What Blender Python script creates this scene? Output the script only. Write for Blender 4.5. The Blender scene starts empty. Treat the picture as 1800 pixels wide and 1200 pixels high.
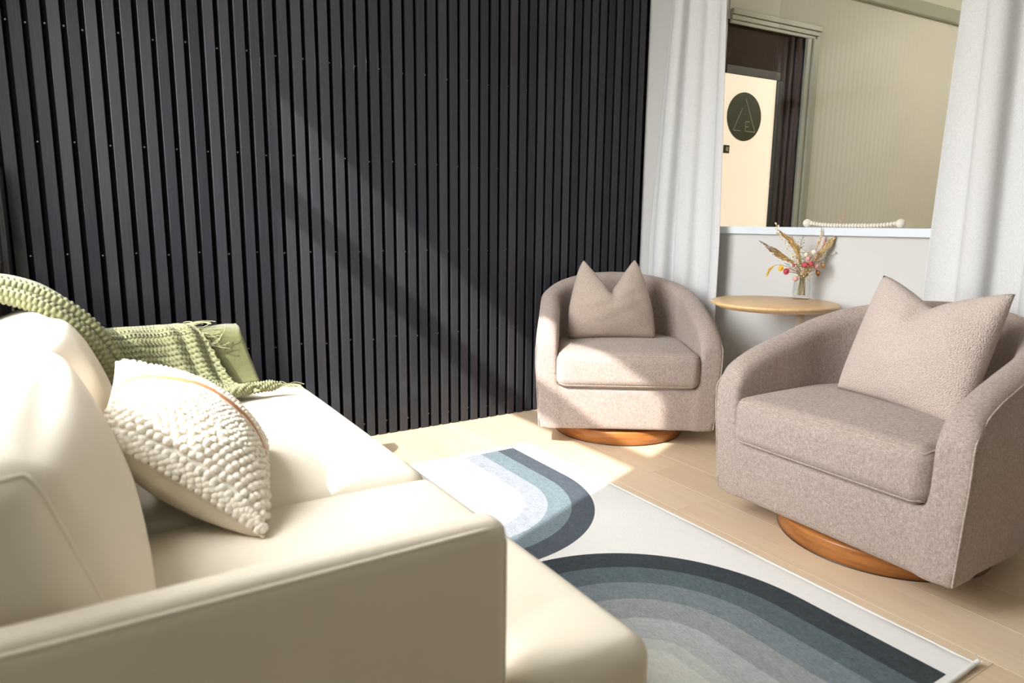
import bpy, bmesh, math, random
import numpy as np
from mathutils import Vector, Matrix
random.seed(7); rng = np.random.default_rng(7)
SC = bpy.context.scene
COL = SC.collection
R = math.radians

# ------------------------------------------------------------------ camera
def make_camera():
    cam = bpy.data.cameras.new('camera'); o = bpy.data.objects.new('camera', cam); COL.objects.link(o)
    yaw, pitch, roll = R(32.32), R(9.77), R(-0.62)
    cy, sy, cp, sp = math.cos(yaw), math.sin(yaw), math.cos(pitch), math.sin(pitch)
    f = Vector((sy*cp, cy*cp, -sp)); r = Vector((cy, -sy, 0)); d = f.cross(r)
    r2 = r*math.cos(roll) + d*math.sin(roll); d2 = -r*math.sin(roll) + d*math.cos(roll)
    m = Matrix((r2, -d2, -f)).transposed().to_4x4()
    m.translation = Vector((-2.783, -2.985, 1.0)); o.matrix_world = m
    cam.sensor_width = 36.0; cam.lens = 1198.0/1800.0*36.0
    cam.clip_start = 0.02; cam.clip_end = 100
    cam.dof.use_dof = True; cam.dof.focus_distance = 3.0; cam.dof.aperture_fstop = 4.0
    SC.camera = o
make_camera()

# ------------------------------------------------------------------ world, sun, exposure
SKY_STRENGTH = 17.0
SUN_STRENGTH = 8.0
EXPOSURE = 0.22
W = bpy.data.worlds.new('daylight'); SC.world = W; W.use_nodes = True
nt = W.node_tree; nt.nodes.clear()
o_ = nt.nodes.new('ShaderNodeOutputWorld'); b_ = nt.nodes.new('ShaderNodeBackground')
tc = nt.nodes.new('ShaderNodeTexCoord'); sx = nt.nodes.new('ShaderNodeSeparateXYZ'); rp = nt.nodes.new('ShaderNodeValToRGB')
mp = nt.nodes.new('ShaderNodeMapRange'); mp.inputs['From Min'].default_value = -0.25; mp.inputs['From Max'].default_value = 0.75
nt.links.new(tc.outputs['Generated'], sx.inputs[0]); nt.links.new(sx.outputs['Z'], mp.inputs['Value']); nt.links.new(mp.outputs[0], rp.inputs[0])
rp.color_ramp.elements[0].position = 0.22; rp.color_ramp.elements[0].color = (0.36, 0.34, 0.30, 1)   # ground and gardens outside
rp.color_ramp.elements[1].position = 0.34; rp.color_ramp.elements[1].color = (0.985, 0.99, 1.0, 1)     # bright hazy sky
nt.links.new(rp.outputs[0], b_.inputs[0]); b_.inputs[1].default_value = SKY_STRENGTH; nt.links.new(b_.outputs[0], o_.inputs[0])

sun = bpy.data.lights.new('sun', 'SUN'); sun.energy = SUN_STRENGTH; sun.angle = R(0.7); sun.color = (1.0, 0.97, 0.93)
so = bpy.data.objects.new('sun', sun); COL.objects.link(so)
so.rotation_euler = Vector((1.0, 0.40, -0.905)).to_track_quat('-Z', 'Y').to_euler(); so.location = (-6, -4, 6)

def portal(name, loc, rot, sx_, sy_):
    l = bpy.data.lights.new(name, 'AREA'); l.shape = 'RECTANGLE'; l.size = sx_; l.size_y = sy_; l.cycles.is_portal = True
    o = bpy.data.objects.new(name, l); COL.objects.link(o); o.location = loc; o.rotation_euler = rot
portal('daylight_portal_left', (-3.33, -1.195, 1.80), (0, R(-90), 0), 1.80, 1.48)
portal('daylight_portal_near', (-2.57, -4.53, 1.89), (R(90), 0, 0), 1.16, 1.84)

SC.cycles.max_bounces = 7; SC.cycles.diffuse_bounces = 5; SC.cycles.glossy_bounces = 4; SC.cycles.transparent_max_bounces = 12
vs = SC.view_settings; SC.display_settings.display_device = 'sRGB'
vs.view_transform = 'Standard'; vs.look = 'None'; vs.exposure = EXPOSURE; vs.gamma = 1.0; vs.use_curve_mapping = False

# ------------------------------------------------------------------ helpers: objects
def tag(o, label=None, cat=None, group=None, kind=None):
    if label: o['label'] = label
    if cat: o['category'] = cat
    if group: o['group'] = group
    if kind: o['kind'] = kind
    return o
def empty(name, loc=(0, 0, 0), rz=0.0, label=None, cat=None, group=None):
    o = bpy.data.objects.new(name, None); COL.objects.link(o); o.location = loc; o.rotation_euler = (0, 0, rz)
    o.empty_display_size = 0.1
    return tag(o, label, cat, group)
def link(name, me, mat=None, parent=None, smooth=True):
    o = bpy.data.objects.new(name, me); COL.objects.link(o)
    if mat is not None and len(me.materials) == 0: me.materials.append(mat)
    if smooth and len(me.polygons): me.polygons.foreach_set('use_smooth', [True]*len(me.polygons))
    if parent is not None: o.parent = parent
    return o
def mesh(name, verts, faces):
    me = bpy.data.meshes.new(name); me.from_pydata([tuple(map(float, v)) for v in verts], [], [tuple(map(int, f)) for f in faces]); me.update(); return me
def fix_normals(me):
    bm = bmesh.new(); bm.from_mesh(me); bmesh.ops.recalc_face_normals(bm, faces=bm.faces); bm.to_mesh(me); bm.free(); return me
def boxes(bl, bevel=0.0, seg=2):
    """one mesh out of boxes (x0,x1,y0,y1,z0,z1)"""
    bm = bmesh.new()
    for (x0, x1, y0, y1, z0, z1) in bl:
        m = Matrix.Translation(((x0+x1)/2, (y0+y1)/2, (z0+z1)/2)) @ Matrix.Diagonal((x1-x0, y1-y0, z1-z0, 1))
        r = bmesh.ops.create_cube(bm, size=1.0, matrix=m)
        if bevel:
            es = list({e for v in r['verts'] for e in v.link_edges})
            bmesh.ops.bevel(bm, geom=es, offset=bevel, segments=seg, profile=0.5, affect='EDGES')
    me = bpy.data.meshes.new('boxes'); bm.to_mesh(me); bm.free(); return me
def grid_faces(nu, nv, cu=False, cv=False, off=0):
    F = []
    for i in range(nu if cu else nu-1):
        for j in range(nv if cv else nv-1):
            i2, j2 = (i+1) % nu, (j+1) % nv
            F.append((off+i*nv+j, off+i2*nv+j, off+i2*nv+j2, off+i*nv+j2))
    return F
def grid_mesh(Pt, cu=False, cv=False, cap=False):
    nu, nv = Pt.shape[:2]
    F = grid_faces(nu, nv, cu, cv)
    V = Pt.reshape(-1, 3)
    if cap and cv:
        F.append(tuple(range(nv))[::-1]); F.append(tuple((nu-1)*nv + j for j in range(nv)))
    return fix_normals(mesh('grid', V, F)) if cap else mesh('grid', V, F)
def tube_arrays(pts, rad, n=8, disp=None):
    P = np.asarray(pts, float); m = len(P)
    rad = np.full(m, rad) if np.isscalar(rad) else np.asarray(rad, float)
    T = np.gradient(P, axis=0); T /= np.linalg.norm(T, axis=1)[:, None] + 1e-12
    a = np.array([0, 0, 1.0]) if abs(T[0][2]) < 0.9 else np.array([1.0, 0, 0])
    N = np.cross(T[0], a); N /= np.linalg.norm(N)
    out = np.zeros((m, n, 3))
    for i in range(m):
        N = N - T[i]*(N @ T[i]); N /= np.linalg.norm(N) + 1e-12
        B = np.cross(T[i], N)
        for k in range(n):
            t = 2*math.pi*k/n
            rr = rad[i] if disp is None else rad[i] + disp(i, k)
            out[i, k] = P[i] + rr*(math.cos(t)*N + math.sin(t)*B)
    return out
def tubes(items, n=6, cap=True):
    V, F = [], []
    for pts, rad in items:
        A = tube_arrays(pts, rad, n); m = len(A); off = len(V)
        V.extend(A.reshape(-1, 3)); F.extend(grid_faces(m, n, False, True, off))
        if cap: F.append(tuple(off+j for j in range(n))[::-1]); F.append(tuple(off+(m-1)*n+j for j in range(n)))
    return mesh('tubes', V, F)
def lathe(prof, n=40, cap=True):
    A = np.array([[(r*math.cos(2*math.pi*k/n), r*math.sin(2*math.pi*k/n), z) for k in range(n)] for r, z in prof])
    return grid_mesh(A, False, True, cap)
def ico(r, sub=2):
    bm = bmesh.new(); bmesh.ops.create_icosphere(bm, subdivisions=sub, radius=r); me = bpy.data.meshes.new('ico'); bm.to_mesh(me); bm.free(); return me
def join_meshes(ms):
    V, F = [], []
    for me, M in ms:
        off = len(V)
        V.extend([(M @ v.co) for v in me.vertices]); F.extend([tuple(off+i for i in p.vertices) for p in me.polygons])
    return mesh('joined', V, F)
def bake(me, mods):
    """apply modifiers (type, settings) to a mesh and return the result"""
    o = bpy.data.objects.new('tmp', me); COL.objects.link(o)
    for t, s in mods:
        m = o.modifiers.new(t, t)
        for k, v in s.items(): setattr(m, k, v)
    dg = bpy.context.evaluated_depsgraph_get()
    r = bpy.data.meshes.new_from_object(o.evaluated_get(dg)); bpy.data.objects.remove(o)
    return r
def spline(pts, n):
    P = np.asarray(pts, float); m = len(P); Q = np.vstack([2*P[0]-P[1], P, 2*P[-1]-P[-2]])
    out = []
    for t in np.linspace(0, m-1-1e-9, n):
        i = int(t); f = t-i; p0, p1, p2, p3 = Q[i], Q[i+1], Q[i+2], Q[i+3]
        out.append(0.5*((2*p1) + (-p0+p2)*f + (2*p0-5*p1+4*p2-p3)*f*f + (-p0+3*p1-3*p2+p3)*f**3))
    return np.array(out)

def soft_map(half, r, bulge):
    half = np.asarray(half, float)
    def f(p):
        p = np.array(p, float)
        u = np.clip(p/half, -1, 1)
        q = np.clip(p, -(half-r), half-r); d = p-q
        L = np.linalg.norm(d, axis=-1, keepdims=True); L[L < 1e-9] = 1
        p2 = q + d/L*r
        k = 1-np.abs(u)**2.8
        bx = bulge[0]*u[..., 0]*k[..., 1]*k[..., 2]
        by = bulge[1]*u[..., 1]*k[..., 0]*k[..., 2]
        bz = bulge[2]*u[..., 2]*k[..., 0]*k[..., 1]
        p2[..., 0] += bx; p2[..., 1] += by; p2[..., 2] += bz
        return p2
    return f
def soft_box(half, r, bulge=(0, 0, 0), m=14, k=5, post=None):
    half = np.asarray(half, float)
    def ticks(h):
        e = r*(1-np.tan(np.linspace(math.pi/4, 0, k+1)))            # even steps round the corner
        a = -h + e
        mid = np.linspace(-h+r, h-r, m+1)[1:-1]
        return np.concatenate([a, mid, -a[::-1]])
    T = [ticks(h) for h in half]
    V, F = [], []
    for ax in range(3):
        b, c = (ax+1) % 3, (ax+2) % 3
        for s in (-1, 1):
            nu, nv = len(T[b]), len(T[c]); off = len(V)
            for i in T[b]:
                for j in T[c]:
                    p = [0, 0, 0]; p[ax] = s*half[ax]; p[b] = i; p[c] = j; V.append(p)
            ff = grid_faces(nu, nv, off=off)
            F.extend(ff if s > 0 else [x[::-1] for x in ff])
    V = soft_map(half, r, bulge)(np.array(V))
    if post is not None: V = post(V)
    me = mesh('soft', V, F); bm = bmesh.new(); bm.from_mesh(me)
    bmesh.ops.remove_doubles(bm, verts=bm.verts, dist=1e-5); bmesh.ops.recalc_face_normals(bm, faces=bm.faces)
    bm.to_mesh(me); bm.free(); return me
def place(me, loc, rot=(0, 0, 0)):
    me.transform(Matrix.Translation(loc) @ Matrix.Rotation(rot[2], 4, 'Z') @ Matrix.Rotation(rot[1], 4, 'Y') @ Matrix.Rotation(rot[0], 4, 'X')); return me
def piping_loop(half, r, bulge, ax, sgn, lift=0.002, n=18):
    """closed path along the rim of one face of a soft box"""
    half = np.asarray(half, float); b, c = (ax+1) % 3, (ax+2) % 3
    P = []
    def seg(p, q, k):
        for t in np.linspace(0, 1, k, endpoint=False): P.append(np.array(p)*(1-t)+np.array(q)*t)
    cs = [(-1, -1), (1, -1), (1, 1), (-1, 1)]
    for i in range(4):
        s0, s1 = cs[i], cs[(i+1) % 4]
        p = [0, 0, 0]; q = [0, 0, 0]
        p[ax] = q[ax] = sgn*half[ax]
        p[b] = s0[0]*half[b]; p[c] = s0[1]*half[c]; q[b] = s1[0]*half[b]; q[c] = s1[1]*half[c]
        seg(p, q, n)
    P = np.array(P); Q = soft_map(half, r, bulge)(P)
    ctr = np.zeros(3); d = Q-ctr; 
    return Q + d/np.linalg.norm(d, axis=1)[:, None]*lift
def loop_tube(Q, rad, n=6):
    A = tube_arrays(np.vstack([Q, Q[:1]]), rad, n)[:-1]
    return grid_mesh(A, True, True)

# ------------------------------------------------------------------ helpers: materials
def mat_base(name):
    m = bpy.data.materials.new(name); m.use_nodes = True; n = m.node_tree.nodes; l = m.node_tree.links
    return m, n, l, n['Principled BSDF']
def N(n, t, **kw):
    x = n.new(t)
    for k, v in kw.items():
        if k in x.inputs: x.inputs[k].default_value = v
        else: setattr(x, k, v)
    return x
def coords(n, l, scale=(1, 1, 1), rot=(0, 0, 0)):
    t = n.new('ShaderNodeTexCoord'); mpp = n.new('ShaderNodeMapping'); mpp.inputs['Scale'].default_value = scale; mpp.inputs['Rotation'].default_value = rot
    l.new(t.outputs['Object'], mpp.inputs[0]); return mpp.outputs[0]
def ramp(n, l, fac, stops, interp='LINEAR'):
    r = n.new('ShaderNodeValToRGB'); r.color_ramp.interpolation = interp
    el = r.color_ramp.elements
    while len(el) > 1: el.remove(el[-1])
    el[0].position = stops[0][0]; el[0].color = (*stops[0][1], 1)
    for p, c in stops[1:]:
        e = el.new(p); e.color = (*c, 1)
    l.new(fac, r.inputs[0]); return r.outputs[0]
def noise(n, l, vec, scale, detail=2, rough=0.5):
    x = N(n, 'ShaderNodeTexNoise'); x.inputs['Scale'].default_value = scale; x.inputs['Detail'].default_value = detail; x.inputs['Roughness'].default_value = rough
    l.new(vec, x.inputs['Vector']); return x.outputs['Fac']
def bump(n, l, h, strength, dist, bs, prev=None):
    b = n.new('ShaderNodeBump'); b.inputs['Strength'].default_value = strength; b.inputs['Distance'].default_value = dist
    l.new(h, b.inputs['Height']); l.new(b.outputs[0], bs.inputs['Normal'])
    if prev is not None: l.new(prev.outputs[0], b.inputs['Normal'])
    return b
def math_(n, l, op, a, b=None):
    x = n.new('ShaderNodeMath'); x.operation = op
    for i, v in enumerate((a, b)):
        if v is None: continue
        if isinstance(v, (int, float)): x.inputs[i].default_value = v
        else: l.new(v, x.inputs[i])
    return x.outputs[0]
def shade(c, f): return tuple(min(1.0, v*f) for v in c)
def m_plain(name, c, rough=0.6, var=0.06, scale=6.0, bmp=0.0, bscale=200, metal=0.0, spec=0.5, sheen=0.0):
    m, n, l, b = mat_base(name); v = coords(n, l)
    l.new(ramp(n, l, noise(n, l, v, scale, 3), [(0.3, shade(c, 1-var)), (0.7, shade(c, 1+var))]), b.inputs['Base Color'])
    b.inputs['Roughness'].default_value = rough; b.inputs['Metallic'].default_value = metal; b.inputs['Specular IOR Level'].default_value = spec
    if sheen: b.inputs['Sheen Weight'].default_value = sheen
    if bmp: bump(n, l, noise(n, l, v, bscale, 2), bmp, 0.002, b)
    return m
def m_weave(name, c_dark, c_light, fine=420.0, bmp=0.5, rough=0.9, sheen=0.15):
    """coarse woven cloth: short threads running both ways"""
    m, n, l, b = mat_base(name)
    a = noise(n, l, coords(n, l, (fine, fine, fine*0.12)), 1.0, 1)
    c = noise(n, l, coords(n, l, (fine*0.2, fine*0.2, fine)), 1.0, 1)
    s = math_(n, l, 'MULTIPLY', math_(n, l, 'ADD', a, c), 0.5)
    l.new(ramp(n, l, s, [(0.38, c_dark), (0.5, tuple((x+y)/2 for x, y in zip(c_dark, c_light))), (0.62, c_light)]), b.inputs['Base Color'])
    b.inputs['Roughness'].default_value = rough; b.inputs['Sheen Weight'].default_value = sheen; b.inputs['Specular IOR Level'].default_value = 0.2
    bump(n, l, s, bmp, 0.003, b); return m
def m_boucle(name, c, sc=260.0, bmp=0.9):
    m, n, l, b = mat_base(name); v = coords(n, l)
    vo = N(n, 'ShaderNodeTexVoronoi'); vo.inputs['Scale'].default_value = sc; l.new(v, vo.inputs['Vector'])
    l.new(ramp(n, l, vo.outputs['Distance'], [(0.1, shade(c, 1.08)), (0.75, shade(c, 0.82))]), b.inputs['Base Color'])
    b.inputs['Roughness'].default_value = 0.95; b.inputs['Sheen Weight'].default_value = 0.2; b.inputs['Specular IOR Level'].default_value = 0.15
    h = math_(n, l, 'SUBTRACT', 1.0, vo.outputs['Distance']); bump(n, l, h, bmp, 0.003, b); return m

M = {}
M['white_wall'] = m_plain('white_wall_paint', (0.60, 0.592, 0.575), 0.7, 0.015, 3, 0.15, 350)
M['near_wall'] = m_plain('near_wall_bounce_cut', (0.13, 0.095, 0.06), 0.7, 0.03, 3)  # invented dark brown for the unseen wall, keeps its bounce light low and warm
M['ceiling'] = m_plain('ceiling_paint', (0.86, 0.86, 0.84), 0.8, 0.01)
M['sill'] = m_plain('sill_gloss_paint', (0.72, 0.77, 0.83), 0.3, 0.02)
M['frame_white'] = m_plain('window_frame_paint', (0.82, 0.82, 0.80), 0.4, 0.02)
M['backing'] = m_plain('wall_backing_black', (0.003, 0.003, 0.0035), 0.9, 0.2, spec=0.05)
def m_slat():
    m, n, l, b = mat_base('black_stained_wood'); info = n.new('ShaderNodeObjectInfo')
    v = coords(n, l, (260, 260, 5)); add = n.new('ShaderNodeVectorMath'); add.operation = 'ADD'
    sc = n.new('ShaderNodeVectorMath'); sc.operation = 'SCALE'; sc.inputs['Scale'].default_value = 50
    cmb = n.new('ShaderNodeCombineXYZ'); l.new(info.outputs['Random'], cmb.inputs[0]); l.new(info.outputs['Random'], cmb.inputs[2]); l.new(cmb.outputs[0], sc.inputs[0])
    l.new(v, add.inputs[0]); l.new(sc.outputs[0], add.inputs[1])
    g = noise(n, l, add.outputs[0], 1.0, 4, 0.6)
    tone = math_(n, l, 'ADD', math_(n, l, 'MULTIPLY', g, 0.6), math_(n, l, 'MULTIPLY', info.outputs['Random'], 0.4))
    hue = ramp(n, l, info.outputs['Random'], [(0.0, (0.95, 1.0, 1.03)), (0.45, (0.97, 1.0, 1.04)), (0.62, (1.0, 1.0, 1.0)), (0.85, (1.03, 0.98, 1.04)), (1.0, (1.0, 1.0, 0.99))])
    mh = n.new('ShaderNodeMix'); mh.data_type = 'RGBA'; mh.blend_type = 'MULTIPLY'; mh.inputs[0].default_value = 1.0
    l.new(ramp(n, l, tone, [(0.2, (0.024, 0.024, 0.027)), (0.8, (0.048, 0.048, 0.053))]), mh.inputs[6]); l.new(hue, mh.inputs[7]); l.new(mh.outputs[2], b.inputs['Base Color'])
    l.new(ramp(n, l, g, [(0.3, (0.08,)*3), (0.7, (0.15,)*3)]), b.inputs['Roughness'])
    b.inputs['Specular IOR Level'].default_value = 0.20
    bump(n, l, g, 0.25, 0.001, b); return m
M['slat'] = m_slat()
M['screw'] = m_plain('screw_steel', (0.5, 0.48, 0.45), 0.35, 0.1, metal=0.9)
def m_plank():
    m, n, l, b = mat_base('light_oak'); info = n.new('ShaderNodeObjectInfo')
    v = coords(n, l, (1, 1, 1))
    add = n.new('ShaderNodeVectorMath'); add.operation = 'ADD'; cmb = n.new('ShaderNodeCombineXYZ')
    l.new(math_(n, l, 'MULTIPLY', info.outputs['Random'], 37.0), cmb.inputs[0]); l.new(math_(n, l, 'MULTIPLY', info.outputs['Random'], 11.0), cmb.inputs[1])
    l.new(v, add.inputs[0]); l.new(cmb.outputs[0], add.inputs[1])
    mpp = n.new('ShaderNodeMapping'); mpp.inputs['Scale'].default_value = (70, 2.6, 1); l.new(add.outputs[0], mpp.inputs[0])
    g = noise(n, l, mpp.outputs[0], 1.0, 5, 0.6)
    mp2 = n.new('ShaderNodeMapping'); mp2.inputs['Scale'].default_value = (9, 1.2, 1); l.new(add.outputs[0], mp2.inputs[0])
    g2 = noise(n, l, mp2.outputs[0], 1.0, 3)
    t = math_(n, l, 'ADD', math_(n, l, 'MULTIPLY', g, 0.5), math_(n, l, 'ADD', math_(n, l, 'MULTIPLY', g2, 0.35), math_(n, l, 'MULTIPLY', info.outputs['Random'], 0.15)))
    l.new(ramp(n, l, t, [(0.25, (0.61, 0.455, 0.30)), (0.5, (0.71, 0.555, 0.385)), (0.75, (0.77, 0.62, 0.45))]), b.inputs['Base Color'])
    b.inputs['Roughness'].default_value = 0.42; b.inputs['Specular IOR Level'].default_value = 0.4
    bump(n, l, g, 0.12, 0.001, b); return m
M['plank'] = m_plank()
M['subfloor'] = m_plain('floor_joint_dark', (0.22, 0.14, 0.07), 0.8, 0.1)
M['linen'] = m_weave('taupe_linen', (0.29, 0.225, 0.195), (0.49, 0.405, 0.36), 640.0, 0.25)
M['boucle'] = m_boucle('beige_boucle', (0.62, 0.51, 0.45))
M['boucle_dark'] = m_boucle('taupe_boucle', (0.49, 0.39, 0.325))
M['piping'] = m_weave('taupe_piping', (0.30, 0.245, 0.20), (0.56, 0.48, 0.41), 700.0, 0.3)
def m_disc():
    m, n, l, b = mat_base('walnut_stain'); g = noise(n, l, coords(n, l, (4, 4, 30)), 2.0, 4, 0.6)
    l.new(ramp(n, l, g, [(0.3, (0.27, 0.095, 0.022)), (0.7, (0.48, 0.19, 0.05))]), b.inputs['Base Color']); b.inputs['Roughness'].default_value = 0.33
    return m
M['disc'] = m_disc()
M['black'] = m_plain('black_plastic', (0.012, 0.012, 0.012), 0.4, 0.1)
M['black_gloss'] = m_plain('black_lacquer', (0.010, 0.010, 0.011), 0.16, 0.1, spec=0.7)
M['sofa'] = m_plain('ivory_upholstery', (0.80, 0.725, 0.60), 0.9, 0.02, 5, 0.25, 900, spec=0.2, sheen=0.1)
M['sofa_leg'] = m_plain('sofa_leg_wood', (0.10, 0.06, 0.035), 0.4, 0.15)
M['knit'] = m_plain('olive_knit_wool', (0.215, 0.218, 0.115), 0.95, 0.10, 60, 0.4, 800, spec=0.1, sheen=0.25)
M['felt'] = m_plain('olive_brushed_wool', (0.155, 0.158, 0.070), 0.95, 0.08, 90, 0.8, 700, spec=0.1, sheen=0.3)
M['pillow_back'] = m_plain('pillow_cotton', (0.78, 0.71, 0.59), 0.9, 0.02, 5, 0.2, 900, spec=0.2)
M['curtain'] = m_weave('white_linen_curtain', (0.60, 0.60, 0.60), (0.72, 0.72, 0.72), 900.0, 0.05, 0.9, 0.1)
def m_glass(name, tint, ior=1.5, fmul=1.0):
    m, n, l, b = mat_base(name); n.remove(b); out = n['Material Output']
    t = n.new('ShaderNodeBsdfTransparent'); t.inputs[0].default_value = (*tint, 1); g = n.new('ShaderNodeBsdfGlossy'); g.inputs['Roughness'].default_value = 0.0
    ge = n.new('ShaderNodeNewGeometry'); dt = n.new('ShaderNodeVectorMath'); dt.operation = 'DOT_PRODUCT'; l.new(ge.outputs['Incoming'], dt.inputs[0]); l.new(ge.outputs['Normal'], dt.inputs[1])
    f0 = ((ior-1)/(ior+1))**2; q = math_(n, l, 'POWER', math_(n, l, 'SUBTRACT', 1.0, math_(n, l, 'ABSOLUTE', dt.outputs['Value'])), 5.0)   # thin pane: same reflection from both sides
    fr_ = math_(n, l, 'ADD', math_(n, l, 'MULTIPLY', q, 1-f0), f0); mx = n.new('ShaderNodeMixShader')
    l.new(fr_, mx.inputs[0]); l.new(t.outputs[0], mx.inputs[1]); l.new(g.outputs[0], mx.inputs[2]); l.new(mx.outputs[0], out.inputs[0]); return m
M['glass'] = m_glass('window_glass', (0.975, 0.978, 0.978))
M['dimming_glass'] = m_glass('dimming_window_glass', (0.24, 0.25, 0.235))  # tint added to dim the daylight from the unseen near window
M['vase_glass'] = m_glass('vase_glass', (0.965, 0.97, 0.965), 1.5)

# ================================================================== THE ROOM
XL, YN, ZC = -3.20, -4.40, 2.90            # left wall, near wall (behind the camera), ceiling
WX0, WX1 = XL-0.14, XL
# ---- floor: slab with oak planks
floor = link('floor', boxes([(XL-0.14, 0.13, YN-0.14, 0.14, -0.12, -0.006)]), M['subfloor'], smooth=False); tag(floor, kind='structure')
PW, PL = 0.19, 1.62
plank_me = {}
def plank(x0, x1, y0, y1):
    key = (round(x1-x0, 4), round(y1-y0, 4))
    if key not in plank_me:
        plank_me[key] = boxes([(0, x1-x0, 0, y1-y0, -0.014, 0.0)], 0.0006, 1)
        plank_me[key].materials.append(M['plank'])
    o = link('plank', plank_me[key], None, floor, False); o.location = (x0, y0, 0)
g = 0.0003; row = 0; x = -1.05 - 12*PW
while x < 0.0:
    x0, x1 = max(x, XL), min(x+PW, 0.0)
    if x1-x0 > 0.01:
        offs = [0.0, 0.61, 1.13, 0.33, 0.87][row % 5]
        y = -1.36 - 2*PL + (offs if row != 12 else 0)
        while y-PL > YN: y -= PL
        y = y - PL
        while y < 0.02:
            y0, y1 = max(y, YN), min(y+PL, 0.02)
            if y1-y0 > 0.02: plank(x0+g, x1-g, y0+g, y1-g)
            y += PL
    row += 1; x += PW
# ---- ceiling
tag(link('ceiling', boxes([(XL-0.14, 0.13, YN-0.14, 0.14, ZC, ZC+0.1)]), M['ceiling'], smooth=False), kind='structure')
# ---- far wall with black slats
wfar = link('wall_far', boxes([(XL-0.14, 0.13, 0.022, 0.14, -0.006, ZC)]), M['backing'], smooth=False); tag(wfar, kind='structure')
SP, SW, SD = 0.05573, 0.0375, 0.022
slat_me = boxes([(0, SW, 0, SD, 0.0, ZC)], 0.0016, 2); slat_me.materials.append(M['slat'])
sx0 = -2.9775 - 4*SP; slat_xs = []
for i in range(80):
    xx = sx0 + i*SP
    if xx < XL or xx+SW > 0.012: continue
    o = link('slat', slat_me, None, wfar, False); o.location = (xx, 0, 0); slat_xs.append(xx)
sc = ico(0.0042, 1); items = []
for i, xx in enumerate(slat_xs):
    for k, z in enumerate((0.06, 0.465, 0.87, 1.272, 1.668, 2.07, 2.48)):
        if (i+k) % 2 == 0 or (k == 4 and xx < -2.65): items.append((sc, Matrix.Translation((xx-(SP-SW)/2, 0.0205, z-0.004*math.sin(i*1.7)))))
tag(link('screws', join_meshes(items), M['screw'], wfar), kind='stuff')
# ---- right wall with the interior window
WY0, WY1, WZ0, WZ1 = -1.98, -0.50, 0.965, 2.42
WT = 0.04                                    # thin glazed partition
wr = link('wall_right', boxes([(0, WT, YN-0.14, WY0, 0, ZC), (0, WT, WY1, 0.022, 0, ZC), (0, WT, WY0, WY1, 0, WZ0), (0, WT, WY0, WY1, WZ1, ZC)]), M['white_wall'], smooth=False); tag(wr, kind='structure')
w1 = empty('window_1', (0, 0, 0)); tag(w1, 'interior window onto the hallway between the two white curtains', None, kind='structure')
link('sill', boxes([(-0.022, 0.045, WY0, WY1, WZ0, 1.0)], 0.003, 2), M['sill'], w1, False)
link('frame', boxes([(0.01, 0.038, WY0, WY0+0.03, 1.0, WZ1), (0.01, 0.038, WY0+0.03, WY1-0.002, WZ1-0.03, WZ1)], 0.002, 1), M['sill'], w1, False)
link('pane', boxes([(0.020, 0.026, WY0+0.032, -0.815, 1.0, WZ1-0.032)]), M['glass'], w1, False)
bb = link('baseboard_right', boxes([(-0.014, 0.0, YN, 0.0, 0, 0.10)], 0.003, 1), M['frame_white'], smooth=False); tag(bb, kind='structure')
# ---- left wall with the sunny window
LY0, LY1, LZ0, LZ1 = -1.935, -0.455, 0.90, 2.69
wl = link('wall_left', boxes([(WX0, WX1, YN-0.14, LY0, 0, ZC), (WX0, WX1, LY1, 0.022, 0, ZC), (WX0, WX1, LY0, LY1, 0, LZ0), (WX0, WX1, LY0, LY1, LZ1, ZC)]), M['white_wall'], smooth=False); tag(wl, kind='structure')
w2 = empty('window_2', (0, 0, 0)); tag(w2, 'tall daylight window behind the sofa', None, kind='structure')
link('rail', boxes([(-3.255, -3.20, LY0, LY1, 2.125, 2.235)], 0.004, 1), M['frame_white'], w2, False)
link('sill', boxes([(WX0-0.02, WX1+0.03, LY0, LY1, LZ0-0.03, LZ0)], 0.004, 1), M['frame_white'], w2, False)
link('pane', boxes([(-3.232, -3.227, LY0, LY1, LZ0, 2.125)]), M['glass'], w2, False)
link('pane', boxes([(-3.232, -3.227, LY0, LY1, 2.235, LZ1)]), M['glass'], w2, False)
# ---- near wall (behind the camera) with its window
NX0, NX1, NZ0, NZ1 = -3.14, -2.0, 0.98, 2.80
wn = link('wall_near', boxes([(XL-0.14, NX0, YN-0.14, YN, 0, ZC), (NX1, 0.13, YN-0.14, YN, 0, ZC), (NX0, NX1, YN-0.14, YN, 0, NZ0), (NX0, NX1, YN-0.14, YN, NZ1, ZC)]), M['near_wall'], smooth=False); tag(wn, kind='structure')
w3 = empty('window_3', (0, 0, 0)); tag(w3, 'daylight window in the wall behind the camera', None, kind='structure')
link('frame', boxes([(NX0, NX1, YN-0.09, YN-0.05, NZ0, NZ0+0.03), (NX0, NX1, YN-0.09, YN-0.05, NZ1-0.03, NZ1)], 0.003, 1), M['frame_white'], w3, False)
link('pane', boxes([(NX0, NX1, YN-0.073, YN-0.068, NZ0+0.03, NZ1-0.03)]), M['dimming_glass'], w3, False)

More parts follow.
